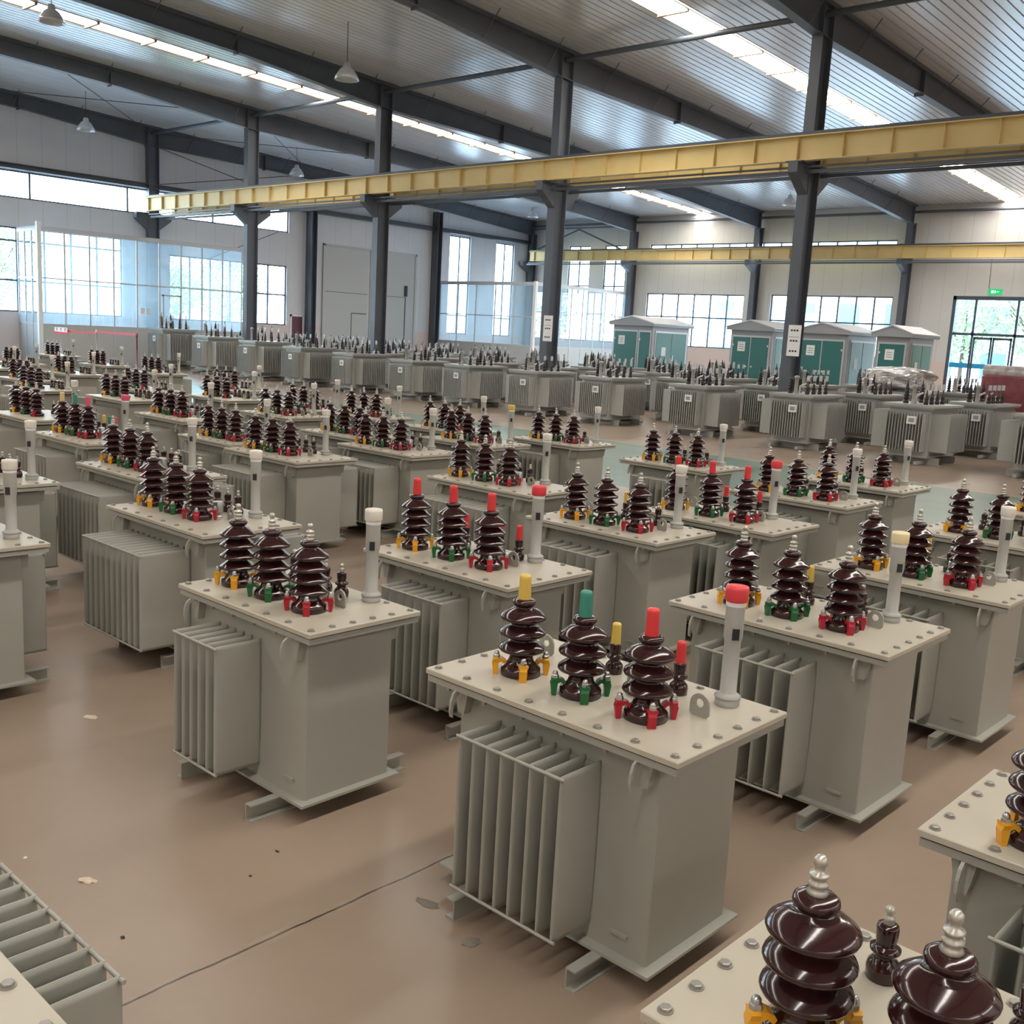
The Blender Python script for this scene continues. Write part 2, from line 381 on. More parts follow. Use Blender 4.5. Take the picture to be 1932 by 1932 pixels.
b=MB(); b.box(XL,XL+.07,37.52,37.62,0,3.08); b.box(XL,XL+.07,38.4,38.5,0,3.08); b.box(XL,XL+.07,37.52,38.5,2.98,3.08); b.build('door_frame',M['white2'],d)

# ------------------------------------------------------------------ steel frame
def hbeam_col(b, x, y, z0, z1, wx=.34, dy=.6, t=.03):
    b.box(x-wx/2,x+wx/2,y-dy/2,y-dy/2+t,z0,z1); b.box(x-wx/2,x+wx/2,y+dy/2-t,y+dy/2,z0,z1); b.box(x-t/2,x+t/2,y-dy/2+t,y+dy/2-t,z0,z1)
def corbel(b, x, y0, y1, zt, h0, h1, w=.3):
    b.prism([(y0,zt-h0),(y0,zt),(y1,zt),(y1,zt-h1)],'x',x-w/2,x+w/2)
ZB=7.95
inner=[]
for i in range(0,8):
    x=XK(i)+(.25 if i==0 else 0); b=MB(); y=28.5
    hbeam_col(b,x,y,0,12.3-.8)
    b.box(x-.3,x+.3,y-.42,y+.42,0,.03)
    o=b.build('steel_column',M['beam']); struct(o); inner.append(o)
    b=MB(); 
    for s in (-1,1): corbel(b,x,y+s*.28,y+s*1.0,ZB-.02,.85,.3)
    b.box(x-.25,x+.25,y-.98,y+.98,ZB-.04,ZB-.005)
    b.build('crane_bracket',M['beam'],o)
for i in range(0,8):
    x=XK(i)+(.25 if i==0 else 0); y=YB-.36; b=MB(); hbeam_col(b,x,y,0,roofz(y)-1.0,.34,.55); o=struct(b.build('steel_column',M['beam']))
    b=MB(); corbel(b,x,y-.25,y-1.15,ZB-.02,.75,.3); b.build('crane_bracket',M['beam'],o)
for y in (8.0,18.2,38.8,49.1):
    b=MB(); x=XL+.3; b.box(x-.3,x+.3,y-.2,y-.17,0,roofz(y)-1.0); b.box(x-.3,x+.3,y+.17,y+.2,0,roofz(y)-1.0); b.box(x-.02,x+.02,y-.17,y+.17,0,roofz(y)-1.0); struct(b.build('steel_column',M['beam']))
# gable wind beam above the window band
b=MB(); b.box(XL+.02,XL+.42,YF+1,YB-.7,9.2,9.24); b.box(XL+.20,XL+.24,YF+1,YB-.7,9.24,9.42); b.box(XL+.02,XL+.42,YF+1,YB-.7,9.42,9.46); struct(b.build('wind_beam',M['beam']))
DEP=[(-22,.62),(10,.55),(22,.58),(28.2,.88),(28.8,.88),(36,.70),(40,.64),(50,.68),(58.9,.95)]
def dep(y):
    for (a,da),(c,dc) in zip(DEP,DEP[1:]):
        if a<=y<=c: return da+(dc-da)*(y-a)/(c-a)
    return DEP[-1][1]
for i in range(0,8):
    x=XK(i)+(.25 if i==0 else 0); b=MB()
    for (a,_),(c,_) in zip(DEP,DEP[1:]):
        ta,tc=roofz(a)-.1,roofz(c)-.1; ba,bc=ta-dep(a),tc-dep(c)
        b.prism([(a,ba),(c,bc),(c,tc),(a,ta)],'x',x-.02,x+.02)
        b.prism([(a,ba-.03),(c,bc-.03),(c,bc),(a,ba)],'x',x-.16,x+.16)
        b.prism([(a,ta-.03),(c,tc-.03),(c,tc+.08),(a,ta+.08)],'x',x-.16,x+.16)
    for y in (10,21.6,28.2,28.8,35.4,47,58.6):
        t=roofz(y)-.1; b.box(x-.16,x+.16,y-.02,y+.02,t-dep(y)-.1,t)
    o=struct(b.build('roof_rafter',M['beam']))
    b=MB()
    y=3.0
    while y<57:
        t=roofz(y); 
        for s in (-1,1): b.tube((x+s*.1,y,t-.1-dep(y)),(x+s*.75,y+.1,t),.018,5)
        y+=3.05
    b.build('fly_brace',M['beam'],o)
# tie beams between rafters
b=MB()
for i in range(0,7):
    b.tube((XK(i)+.05,28.5,12.05),(XK(i+1)-.05,28.5,12.05),.09,10); 
o=struct(b.build('tie_beam',M['beam']))
b=MB(); b.tube((XL,YB-.3,10.55),(XR,YB-.3,10.55),.08,10); struct(b.build('tie_beam',M['beam']))
b=MB(); b.tube((XL,8.0,13.0),(XR,8.0,13.0),.09,10); struct(b.build('tie_beam',M['beam']))
# rod bracing in the end bay: under the roof, on the gable and by the back wall
b=MB()
for (ya,yc) in ((19,28.3),(28.7,38.5),(9,19)):
    for s in (0,1):
        p=(XK(0)+.3,(ya,yc)[s]); q=(XK(1)-.1,(yc,ya)[s]); b.tube((p[0],p[1],roofz(p[1])-.35),(q[0],q[1],roofz(q[1])-.35),.02,5)
for s in (0,1): b.tube((XL+.3,(28.9,38.5)[s],9.5),(XL+.3,(38.5,28.9)[s],roofz(35)-.75),.02,5)
for (ya,yc,za,zc) in ((28.9,33.6,5.9,7.9),): b.tube((XL+.25,ya+3,za),(XL+.25,yc+3,zc),.02,5)
struct(b.build('wind_brace',M['wire']))
b=MB(); xm=(XK(0)+XK(1))/2
b.tube((xm,YB-.5,10.2),(XK(0)+1,YB-.5,8.9),.06,8); b.tube((xm,YB-.5,10.2),(XK(1)-1,YB-.5,8.8),.06,8); b.tube((XK(0)+.5,YB-.5,10.3),(XK(1)-.2,YB-.5,10.3),.05,8); struct(b.build('wind_brace',M['beam']))

# ---- crane runway girders
def girder(y, x0, x1, side, label):
    b=MB(); h=.68
    b.box(x0,x1,y-.12,y+.12,ZB,ZB+.025); b.box(x0,x1,y-.16,y+.16,ZB+h-.03,ZB+h); b.box(x0,x1,y-.01,y+.01,ZB+.025,ZB+h-.03)
    o=b.build('crane_runway_girder',M['yellow']); tag(o,label,'crane beam','crane runway girders')
    b=MB(); b.box(-.008,.008,-.115,.115,ZB+.026,ZB+h-.031); sme=b.mesh('stiffener',M['yellow']); x=XK(0)+1.38
    while x<x1: link('stiffener',sme,o,(x,y,0)); x+=9.6/7
    b=MB(); b.box(x0,x1,y-.04,y+.04,ZB+h,ZB+h+.11); b.box(x0,x1,y-.09,y+.09,ZB+h,ZB+h+.02); b.build('rail',M['mullion'],o)
    b=MB(); b.box(x0,x1,y+side*.30-.04,y+side*.30+.04,ZB-.30,ZB-.20); b.box(x0,x1,y+side*.18-.02,y+side*.18+.02,ZB-.16,ZB-.10)
    b.build('conductor_bar',M['beam'],o)
girder(27.75,XL+.9,XR,1,'long yellow crane girder with upright ribs crossing in front of the tall columns')
girder(29.25,XL+.9,XR,-1,'dark-bottomed yellow crane girder on the far side of the tall columns')
girder(YB-1.25,XL+.9,XR,-1,'thin yellow crane girder running along the windowed back wall')

# ------------------------------------------------------------------ glazed partition rooms
def glassroom(name, label, faces, H, low, cross, post_h):
    o=empty(name,(faces[0][0],faces[0][1],0)); tag(o,label,'glass partition')
    ox,oy=faces[0][0],faces[0][1]
    def seg(x0,y0,x1,y1,n):
        L=math.hypot(x1-x0,y1-y0); d=Vector(((x1-x0)/L,(y1-y0)/L,0)); nn=Vector((-d.y,d.x,0)); c0=Vector((x0-ox,y0-oy,0))
        def strip(b,a0,a1,z0,z1,t): c=c0+d*((a0+a1)/2)+Vector((0,0,(z0+z1)/2)); b.obox(c,d*((a1-a0)/2),nn*t,Vector((0,0,(z1-z0)/2)))
        b=MB(); strip(b,0,L,H-.16,H+.06,.05); b.build('top_rail',M['alum'],o)
        b=MB(); strip(b,0,L,cross-.03,cross+.03,.03); strip(b,0,L,low-.03,low+.03,.03); b.build('cross_rail',M['alum'],o)
        b=MB()
        for k in range(n+1): a=min(max(L*k/n,.03),L-.03); strip(b,a-.035,a+.035,0,H-.16,.035)
        b.build('post',M['alum'],o)
        b=MB(); strip(b,0,L,low+.03,H-.16,.004); b.build('pane',M['glass2'],o)
        b=MB(); strip(b,0,L,.02,low-.03,.015); b.build('kick_panel',M['panel'],o)
    for f in faces: seg(*f)
    b=MB(); b.box(-.1,.1,-.1,.1,0,post_h); b.build('corner_post',M['white2'],o)
    return o
r1=glassroom('glass_room','tall glazed room by the left wall, nearest the frame edge',[(-51.2,21.5,-51.2,32.6,9),(-51.2,21.5,-53.6,21.5,3)],6.45,1.92,4.1,6.7)
b=MB(); b.box(.02,.10,6.3,6.38,0,3.7); b.box(.02,.10,7.3,7.38,0,3.7); b.box(.02,.10,6.3,7.38,3.62,3.7); b.build('door_frame',M['alum'],r1)
b=MB()
for k in range(2): b.box(.04,.045,5.1+.3*k,5.34+.3*k,2.65,2.95)
b.build('notice',M['white2'],r1)
glassroom('glass_room','pale glazed room in the far corner behind the green kiosks',[(-44.25,49.2,-44.25,58.7,8),(-44.25,49.2,-52.9,49.2,5)],5.85,1.95,3.75,5.95)

# ------------------------------------------------------------------ high-bay lamps
def lamp(x,y,z,label):
    o=empty('pendant_lamp',(x,y,z)); tag(o,label,'lamp','bell-shaped high-bay lamps')
    b=MB(); b.tube((0,0,.34),(0,0,roofz(y)-z),.012,6); b.build('hanger',M['wire'],o)
    b=MB(); b.lathe([(.04,.36),(.10,.34),(.13,.24),(.13,.18)],16); b.build('housing',M['alum'],o)
    b=MB(); b.lathe([(.13,.20),(.24,.12),(.36,-.06),(.42,-.22),(.40,-.22),(.34,-.07),(.22,.10),(.12,.17)],24); b.build('reflector',M['lampglass'],o)
    b=MB(); b.lathe([(.01,-.14),(.06,-.10),(.08,0),(.05,.10),(.02,.16)],12); b.build('bulb',M['white'],o)
for p,l in (((-29.7,22.9,11.05),'large bell lamp on a rod hanging nearest, above the crane girder'),((-36.2,15.8,12.35-.2),'bell lamp cut off by the top edge, beside the skylight strip'),
            ((-49.5,23.1,11.15),'bell lamp hanging against the left gable wall above the bright window band'),((-49.5,34.9,10.8),'small bell lamp hanging above the crane girder by the second column'),
            ((-29.7,53.6,10.7),'small bell lamp under the far roof beside the right tall column'),((-49.5,54.3,10.8),'tiny bell lamp in the far left roof corner')): lamp(*p,l)
# exit sign above the entrance
b=MB(); b.box(-20.35,-19.65,YB-.08,YB-.02,6.12,6.42); o=b.build('exit_sign',M['exit']); tag(o,'small green lit exit sign above the glazed entrance','sign')
b=MB(); b.box(-20.2,-20.08,YB-.085,YB-.08,6.2,6.34)
b.box(-20.02,-19.98,YB-.085,YB-.08,6.2,6.34); b.box(-19.94,-19.80,YB-.085,YB-.08,6.26,6.28); b.build('pictogram',M['exitw'],o)
b=MB(); b.tube((-20.35,YB-.03,6.42),(-20.4,YB-.03,8.0),.012,5); b.build('conduit',M['wire'],o)
# notices on the columns
for x,l in ((XK(3),'pale notice board strapped to the third tall column'),(XK(4),'pale notice board on the right tall column beside the kiosks')):
    b=MB(); b.box(x+.02,x+.42,28.5-.36,28.5-.33,2.5,3.4); o=b.build('notice_board',M['white2']); tag(o,l,'sign','notices on the tall columns')
    b=MB()
    for z in (3.22,2.92,2.62):
        for k in range(3): b.box(x+.1+.09*k,x+.16+.09*k,28.5-.365,28.5-.36,z,z+.05)
    b.box(x+.05,x+.39,28.5-.365,28.5-.36,2.95+.1,2.96+.1)
    b.build('print',M['dark'],o)

# ------------------------------------------------------------------ pole-type transformers (brown tall bushings)
CT=1.12   # top face of the cover
def fin_mesh(D, Hh, t=.011):
    # hollow pressed fin in the YZ plane: outline flat at the rim, swollen in the middle; y runs 0..-D, z 0..Hh
    nu,nv=7,9; V=[];F=[]
    us=[0,.06,.2,.5,.8,.94,1]; vs=[0,.03,.1,.25,.5,.75,.9,.97,1]
    hu=[.9,.9,1,1,1,.55,.25]; hv=[.15,.35,.85,1,1,1,.85,.35,.15]
    for s in (-1,1):
        for j in range(nv):
            for i in range(nu): V.append((s*(.0015+t*hu[i]*hv[j]),-D*us[i],Hh*vs[j]))
    n=nu*nv
    for j in range(nv-1):
        for i in range(nu-1):
            a=j*nu+i; F.append((a,a+1,a+1+nu,a+nu)); F.append((a+n,a+nu+n,a+1+nu+n,a+1+n))
    rim=[i for i in range(nu)]+[j*nu+nu-1 for j in range(1,nv)]+[(nv-1)*nu+i for i in range(nu-2,-1,-1)]+[j*nu for j in range(nv-2,0,-1)]
    for k in range(len(rim)): a=rim[k]; c=rim[(k+1)%len(rim)]; F.append((a,a+n,c+n,c))
    b=MB(); b.add(V,F,True); return b
def hexnut(b, x, y, z, r, h, dome=True, n=6):
    V=[(x+r*math.cos(PI*k/3),y+r*math.sin(PI*k/3),z+zz) for zz in (0,h*.85) for k in range(6)]+[(x+r*.82*math.cos(PI*k/3),y+r*.82*math.sin(PI*k/3),z+h) for k in range(6)]
    F=[(k,(k+1)%6,(k+1)%6+6,k+6) for k in range(6)]+[(k+6,(k+1)%6+6,(k+1)%6+12,k+12) for k in range(6)]+[tuple(range(12,18))]
    b.add(V,F)
def hv_profile(ns):
    if ns==3: zs=[.128,.206,.284]; R=.112; q=1.0; B=.097
    else: zs=[.120,.188,.256,.324]; R=.111; q=.86; B=.099
    p=[(B*.85,0),(B,.004),(B,.034),(B*.94,.042),(B*.76,.056),(B*.64,.070),(B*.60,.085)]
    for k,z in enumerate(zs):
        if ns==3: p+=[(.058,z-.024),(.074,z-.018),(R*.86,z-.010),(R*.97,z-.004),(R,z+.004),(R*.97,z+.013),(R*.80,z+.028),(.074,z+.038),(.060,z+.044)]
        else: p+=[(.056,z-.016),(.066,z-.014),(R*.84,z-.014),(R*.96,z-.012),(R,z-.005),(R*.97,z+.003),(R*.80,z+.016),(.074,z+.028),(.060,z+.038)]
    z=zs[-1]+.044*q
    p+=[(.042,z+.008),(.041,z+.014),(.050,z+.019),(.056,z+.029),(.054,z+.040),(.044,z+.048),(.024,z+.050)]
    return p, z+.050
HVP={}
for ns in (3,4):
    p,top=hv_profile(ns); b=MB(); b.lathe(p,32); HVP[ns]=(b.mesh('hv_bushing',M['porcelain']),top)
b=MB(); b.lathe([(.012,0),(.022,.002),(.026,.008),(.022,.016),(.019,.022),(.024,.028),(.024,.034),(.019,.038),(.019,.046),(.023,.05),(.023,.056),(.012,.06),(.012,.075),(.016,.078),(.016,.092),(.009,.10),(.004,.101)],14); STEM=b.mesh('terminal_stud',M['alu'])
b=MB(); b.lathe([(.008,0),(.013,.002),(.015,.006),(.012,.012),(.015,.016),(.015,.022),(.010,.026),(.010,.034),(.013,.037),(.013,.047),(.006,.053)],12); LSTEM=b.mesh('terminal_stud',M['alu'])
CAPM={k:None for k in 'ygrpcs'}
for k in CAPM:
    b=MB(); b.lathe([(.031,-.012),(.0315,0),(.028,.10),(.029,.112),(.024,.120),(.01,.1235)],16); big=b.mesh('rubber_cap',M['cap_'+k])
    b=MB(); b.lathe([(.024,-.01),(.0245,0),(.022,.085),(.0225,.097),(.018,.104),(.008,.107)],14); CAPM[k]=(big,b.mesh('rubber_cap',M['cap_'+k]))
p=[(.038,0),(.043,.004),(.045,.03),(.041,.046),(.030,.058),(.025,.066),(.030,.074),(.040,.080),(.040,.087),(.029,.094),(.024,.10),(.028,.112),(.029,.145),(.027,.152),(.013,.154)]
b=MB(); b.lathe(p,22); LVP=b.mesh('lv_bushing',M['porcelain'])
CLIP={}
for k in 'ygr':
    b=MB(); w=.018
    pts=[(.070,.062),(.078,.050),(.094,.064),(.108,.058),(.114,.0),(.132,.0),(.141,.055),(.132,.078),(.118,.082),(.094,.082),(.078,.074)]
    b.prism(pts,'y',-w,w); b.prism([(-w,.06),(-w*1.35,.078),(-w*.8,.083),(w*.8,.083),(w*1.35,.078),(w,.06)],'x',.112,.136)
    CLIP[k]=b.mesh('clamp',M['clip_'+k])
b=MB(); b.tube((.120,0,.0),(.120,0,.104),.007,8); hexnut(b,.120,0,.082,.017,.016); b.lathe([(.013,.098),(.013,.107),(.008,.114),(.003,.115)],10,(.120,0,0)); NUT=b.mesh('clamp_nut',M['steel'])
b=MB(); b.lathe([(.021,-.0003),(.021,.003)],16); hexnut(b,0,0,.003,.0165,.009); BOLT=b.mesh('cover_bolt',M['bolt'])
b=MB(); b.lathe([(.054,0),(.056,.003),(.056,.030),(.052,.034),(.060,.038),(.061,.046),(.044,.058),(.038,.064),(.037,.30),(.043,.325),(.0435,.476)],24); GT=b.mesh('oil_gauge',M['gauge'])
GC={}
for k,mm in dict(w='white',r='redcap',c='creamcap',p='cap_p',y='cap_y').items():
    b=MB(); b.lathe([(.044,.490),(.050,.492),(.052,.498),(.053,.548),(.050,.560),(.03,.564)],24); GC[k]=b.mesh('gauge_cap',M[mm])
b=MB(); b.lathe([(.0445,.470),(.0455,.474),(.0455,.490),(.0445,.492)],24); GCOL=b.mesh('gauge_collar',M['white2'])
b=MB(); b.obox((.0285,-.0285,.345),(.011,.011,0),(.0045,-.0045,0),(0,0,.026)); GW=b.mesh('sight_window',M['dark'])
b=MB(); 
pts=[(-.05,0),(.05,0),(.05,.055)]+[(.05*math.cos(a*PI/10),.055+.05*math.sin(a*PI/10)) for a in range(1,10)]+[(-.05,.055)]
def plate_hole(b, outer, c, r, axis, t0, t1):
    # plate with a round hole: ring of quads between outline and hole
    n=24; cx,cz=c
    def hit(a):
        d=(math.cos(a),math.sin(a)); best=9
        m=len(outer)
        for i in range(m):
            (x1,z1),(x2,z2)=outer[i],outer[(i+1)%m]; ex,ez=x2-x1,z2-z1; den=d[0]*ez-d[1]*ex
            if abs(den)<1e-12: continue
            t=((x1-cx)*ez-(z1-cz)*ex)/den; u=((x1-cx)*d[1]-(z1-cz)*d[0])/den
            if t>0 and -1e-6<=u<=1+1e-6: best=min(best,t)
        return (cx+d[0]*best,cz+d[1]*best)
    V=[]
    for t in (t0,t1):
        for k in range(n):
            a=2*PI*k/n; o=hit(a); i=(cx+r*math.cos(a),cz+r*math.sin(a))
            for q in (o,i): V.append((q[0],t,q[1]) if axis=='y' else (t,q[0],q[1]))
    F=[]
    for k in range(n):
        a=2*k; c2=2*((k+1)%n); N=2*n
        F+=[(a,c2,c2+1,a+1),(a+N,a+1+N,c2+1+N,c2+N),(a,a+N,c2+N,c2),(a+1,c2+1,c2+1+N,a+1+N)]
    b.add(V,F)
plate_hole(b,pts,(0,.062),.020,'y',-.005,.005); LUG=b.mesh('lifting_lug',M['paint'])
# curved hook under the cover rim: flat bar swept in the YZ plane
b=MB(); path=[(0,.0),(-.035,.012),(-.062,-.005),(-.078,-.04),(-.082,-.085),(-.078,-.115)]; wd=[.030,.026,.022,.020,.018,.014]
V=[]
for (y,z),q in zip(path,wd):
    for xx in (-.006,.006): V+= [(xx,y-q*.5,z+q*.3),(xx,y+q*.5,z-q*.3)]
F=[]
for k in range(len(path)-1):
    a=4*k; F+=[(a,a+1,a+5,a+4),(a+2,a+6,a+7,a+3),(a,a+4,a+6,a+2),(a+1,a+3,a+7,a+5)]
F+=[(0,2,3,1),(4*(len(path)-1),4*(len(path)-1)+1,4*(len(path)-1)+3,4*(len(path)-1)+2)]
b.add(V,F); HOOK=b.mesh('rim_hook',M['paint'])
b=MB(); b.lathe([(.036,0),(.036,.012),(.024,.014),(.024,.03),(.040,.034),(.042,.05),(.042,.12),(.040,.125),(.036,.13),(.012,.134)],16); PRV=b.mesh('relief_valve',M['steel'])

def small_unit(name, tw, td, cw, cd, nf, rw, rd, rx, ns, detail=2, bx=(-.385,-.01,.36), by=-.14, lx=(-.30,-.11,.08,.27), ly=.245, gx=None):
    """tank tw x td, cover cw x cd, radiators of nf fins rw wide and rd deep; detail 2 near, 1 middle, 0 far"""
    root=empty(name)
    P=M['paint']; y0,y1=-td/2-.02,td/2-.02
    b=MB(); b.cbox(-tw/2,tw/2,y0,y1,.115,1.03,.006)
    for s in (-1,1):
        for yy,sg in ((y0,-1),(y1,1)):   # folded gussets below the rim
            x=s*(tw/2-.05); b.prism([(x-.045,1.055),(x+.045,1.055),(x+.02,.93),(x-.02,.93)],'y',min(yy,yy+sg*.05),max(yy,yy+sg*.05))
    b.box(-tw/2+.1,-tw/2+.19,y0-.012,y0,.20,.215); b.box(tw/2-.19,tw/2-.1,y0-.012,y0,.20,.215)
    b.build('tank',P,root)
    b=MB(); b.box(-tw/2-.05,tw/2+.05,y0-.055,y1+.055,.10,.115); b.build('base_plate',P,root)
    b=MB(); b.box(-cw/2+.01,cw/2-.01,-cd/2+.01,cd/2-.01,1.055,1.085)
    if detail==2:
        for k in range(6): b.box(-cw/2+.14+k*(cw-.28)/5-.008,-cw/2+.14+k*(cw-.28)/5+.008,-cd/2+.022,-cd/2+.04,1.035,1.055)
    b.build('rim_flange',P,root)
    b=MB(); b.cbox(-cw/2,cw/2,-cd/2,cd/2,1.094,CT,.004); b.box(-cw/2+.03,cw/2-.03,-cd/2+.03,cd/2-.03,1.085,1.094); b.build('cover',M['cover'],root)
    if detail>=1:
        e=.045; pos=[]; nx=7 if cw>1.4 else 6
        for k in range(nx+1): x=-cw/2+e+(cw-2*e)*k/nx; pos+= [(x,-cd/2+e),(x,cd/2-e)]
        for k in range(1,5): y=-cd/2+e+(cd-2*e)*k/5; pos+= [(-cw/2+e,y),(cw/2-e,y)]
        for x,y in pos: link('cover_bolt',BOLT,root,(x,y,CT),random.uniform(0,1))
    # skid channels
    for sx in (-.37,.37):
        b=MB(); w=.055
        for (a,c) in (((-w/2,w/2),(0,.008)),((-w/2,w/2),(.092,.10))): b.box(sx+a[0],sx+a[1],-.56,.56,c[0],c[1])
        s=-1 if sx>0 else 1; b.box(sx+s*(w/2-.008),sx+s*w/2,-.56,.56,.008,.092)
        b.build('skid',P,root)
    # radiators front and back
    H=.76; fm=fin_mesh(rd,H,.010)
    for side in (-1,1):
        yy=y0 if side<0 else y1
        if detail>=1:
            r=MB(); xs=[rx-rw/2+rw*k/(nf-1) for k in range(nf)]
            hz=.19
            r.box(xs[0]-.01,xs[-1]+.01,yy-(.004 if side<0 else 0),yy+(.004 if side>0 else 0),hz+.02,hz+H-.02)
            for z in (hz+.03,hz+H-.06): r.box(xs[0],xs[-1],yy+(0 if side>0 else -.012),yy+(.012 if side>0 else 0),z,z+.03)
            ro=r.build('radiator',P,root)
            for z in (hz+.012,hz+H-.012):
                t=MB(); t.tube((xs[0]-.02,yy+side*(rd-.003),z),(xs[-1]+.02,yy+side*(rd-.003),z),.008,8); t.build('tie_rod',P,ro)
            fmesh=SMESH.setdefault((round(rd,3),),fm.mesh('fin',P))
            for x in xs:
                f=link('fin',fmesh,ro,(x,yy,hz)); 
                if side>0: f.rotation_euler=(0,0,PI)
        else:
            r=MB()
            for k in range(nf):
                x=rx-rw/2+rw*k/(nf-1); r.box(x-.012,x+.012,min(yy,yy+side*rd),max(yy,yy+side*rd),.19,.95)
            r.build('radiator',P,root)
    # high-voltage bushings left to right yellow, green, red
    hm,top=HVP[ns]
    for x,k in zip(bx,'ygr'):
        h=link('hv_bushing',hm,root,(x,by,CT))
        if detail>=1:
            for j in range(4):
                c=link('clamp',CLIP[k],h,None,PI/4+j*PI/2+.05); c['label']={'y':'yellow clamp','g':'green clamp','r':'red clamp'}[k]
                link('clamp_nut',NUT,h,None,PI/4+j*PI/2+.05)
        else:
            c=link('clamp',CLIP[k],h,None,-PI/4)
        s=link('terminal_stud',STEM,h,(0,0,top-.004))
    for x in lx:
        l=link('lv_bushing',LVP,root,(x,ly,CT)); link('terminal_stud',LSTEM,l,(0,0,.152))
    gx=cw/2-.235 if gx is None else gx; g=link('oil_gauge',GT,root,(gx,.30,CT)); link('gauge_cap',GC['w'],g)
    link('gauge_collar',GCOL,g); link('sight_window',GW,g)
    link('lifting_lug',LUG,root,(gx,.07,CT)); link('lifting_lug',LUG,root,(-cw/2+.22,.20,CT))
    if detail>=1:
        for x in (-tw/2+.06,tw/2-.06): link('rim_hook',HOOK,root,(x,y0-.045,1.045))
        link('relief_valve',PRV,root,(.155,.06,CT))
    return root
SMESH={}
U={}
U['A2']=small_unit('distribution_transformer',1.18,.62,1.473,.88,8,.60,.27,-.02,3)
U['B2']=small_unit('distribution_transformer',1.12,.60,1.35,.79,6,.43,.30,-.10,4,2,(-.445,-.085,.29),-.12,(-.33,-.17,-.01,.15),.22,.335)
U['F2']=small_unit('distribution_transformer',1.08,.58,1.30,.78,7,.50,.28,-.05,3,2,(-.32,-.01,.31),-.19,(-.29,-.11,.07,.25),.20)
U['D2']=small_unit('distribution_transformer',1.20,.64,1.45,.90,7,.62,.30,-.05,4,2,(-.40,-.06,.30),-.14,(-.30,-.12,.06,.24),.245,.41)
U['E2']=small_unit('distribution_transformer',1.18,.62,1.473,.88,8,.60,.27,-.02,4,2,(-.52,-.13,.25),-.12,(-.36,-.18,0,.19),.25,.31)
U['C1']=small_unit('distribution_transformer',1.30,.66,1.56,.90,11,.92,.43,-.03,4,1,(-.58,-.20,.17),-.12,(-.33,-.17,-.01,.15),.25,.33)
U['D1']=small_unit('distribution_transformer',1.20,.64,1.45,.90,7,.62,.30,-.05,4,1,(-.40,-.04,.32),-.14,(-.30,-.12,.06,.24),.245,.43)
U['C0']=small_unit('distribution_transformer',1.30,.66,1.56,.90,11,.92,.43,-.03,4,0,(-.58,-.20,.17),-.12,(-.10,.06,.22,.38),.25,.52)
used=set()
def place(kind, x, y, label, gauge='w', hv=None, lv=None, rz=0.0, drop=(), sx=1.0, sz=1.0):
    o=U[kind]
    if kind in used: o=copy_tree(o)
    used.add(kind); o.location=(x,y,0); o.rotation_euler=(0,0,rz); o.scale=(sx,sx,sz)
    tag(o,label,'transformer','pole transformers with brown bushings')
    hvs=[c for c in o.children if c.name.startswith('hv_bushing')]; lvs=[c for c in o.children if c.name.startswith('lv_bushing')]
    ga=[c for c in o.children if c.name.startswith('oil_gauge')][0]
    for c in ga.children:
        if c.name.startswith('gauge_cap'): c.data=GC[gauge]
    todo=[]
    def recap(parts, codes, idx, z, lab):
        parts.sort(key=lambda p:p.location.x)
        for pt,cd in zip(parts,codes):
            if cd=='-': continue
            for c in list(pt.children):
                if c.name.startswith('terminal_stud'): c.data=CAPM[cd][idx]; c.name='rubber_cap'; c.location.z=z
    if hv: recap(hvs,hv,0,HVP[3 if kind in ('A2','F2') else 4][1]-.004,'')
    if lv: recap(lvs,lv,1,.150,'')
    for c in list(o.children):
        if any(c.name.startswith(d) for d in drop):
            for cc in list(c.children): bpy.data.objects.remove(cc)
            bpy.data.objects.remove(c)
    return o
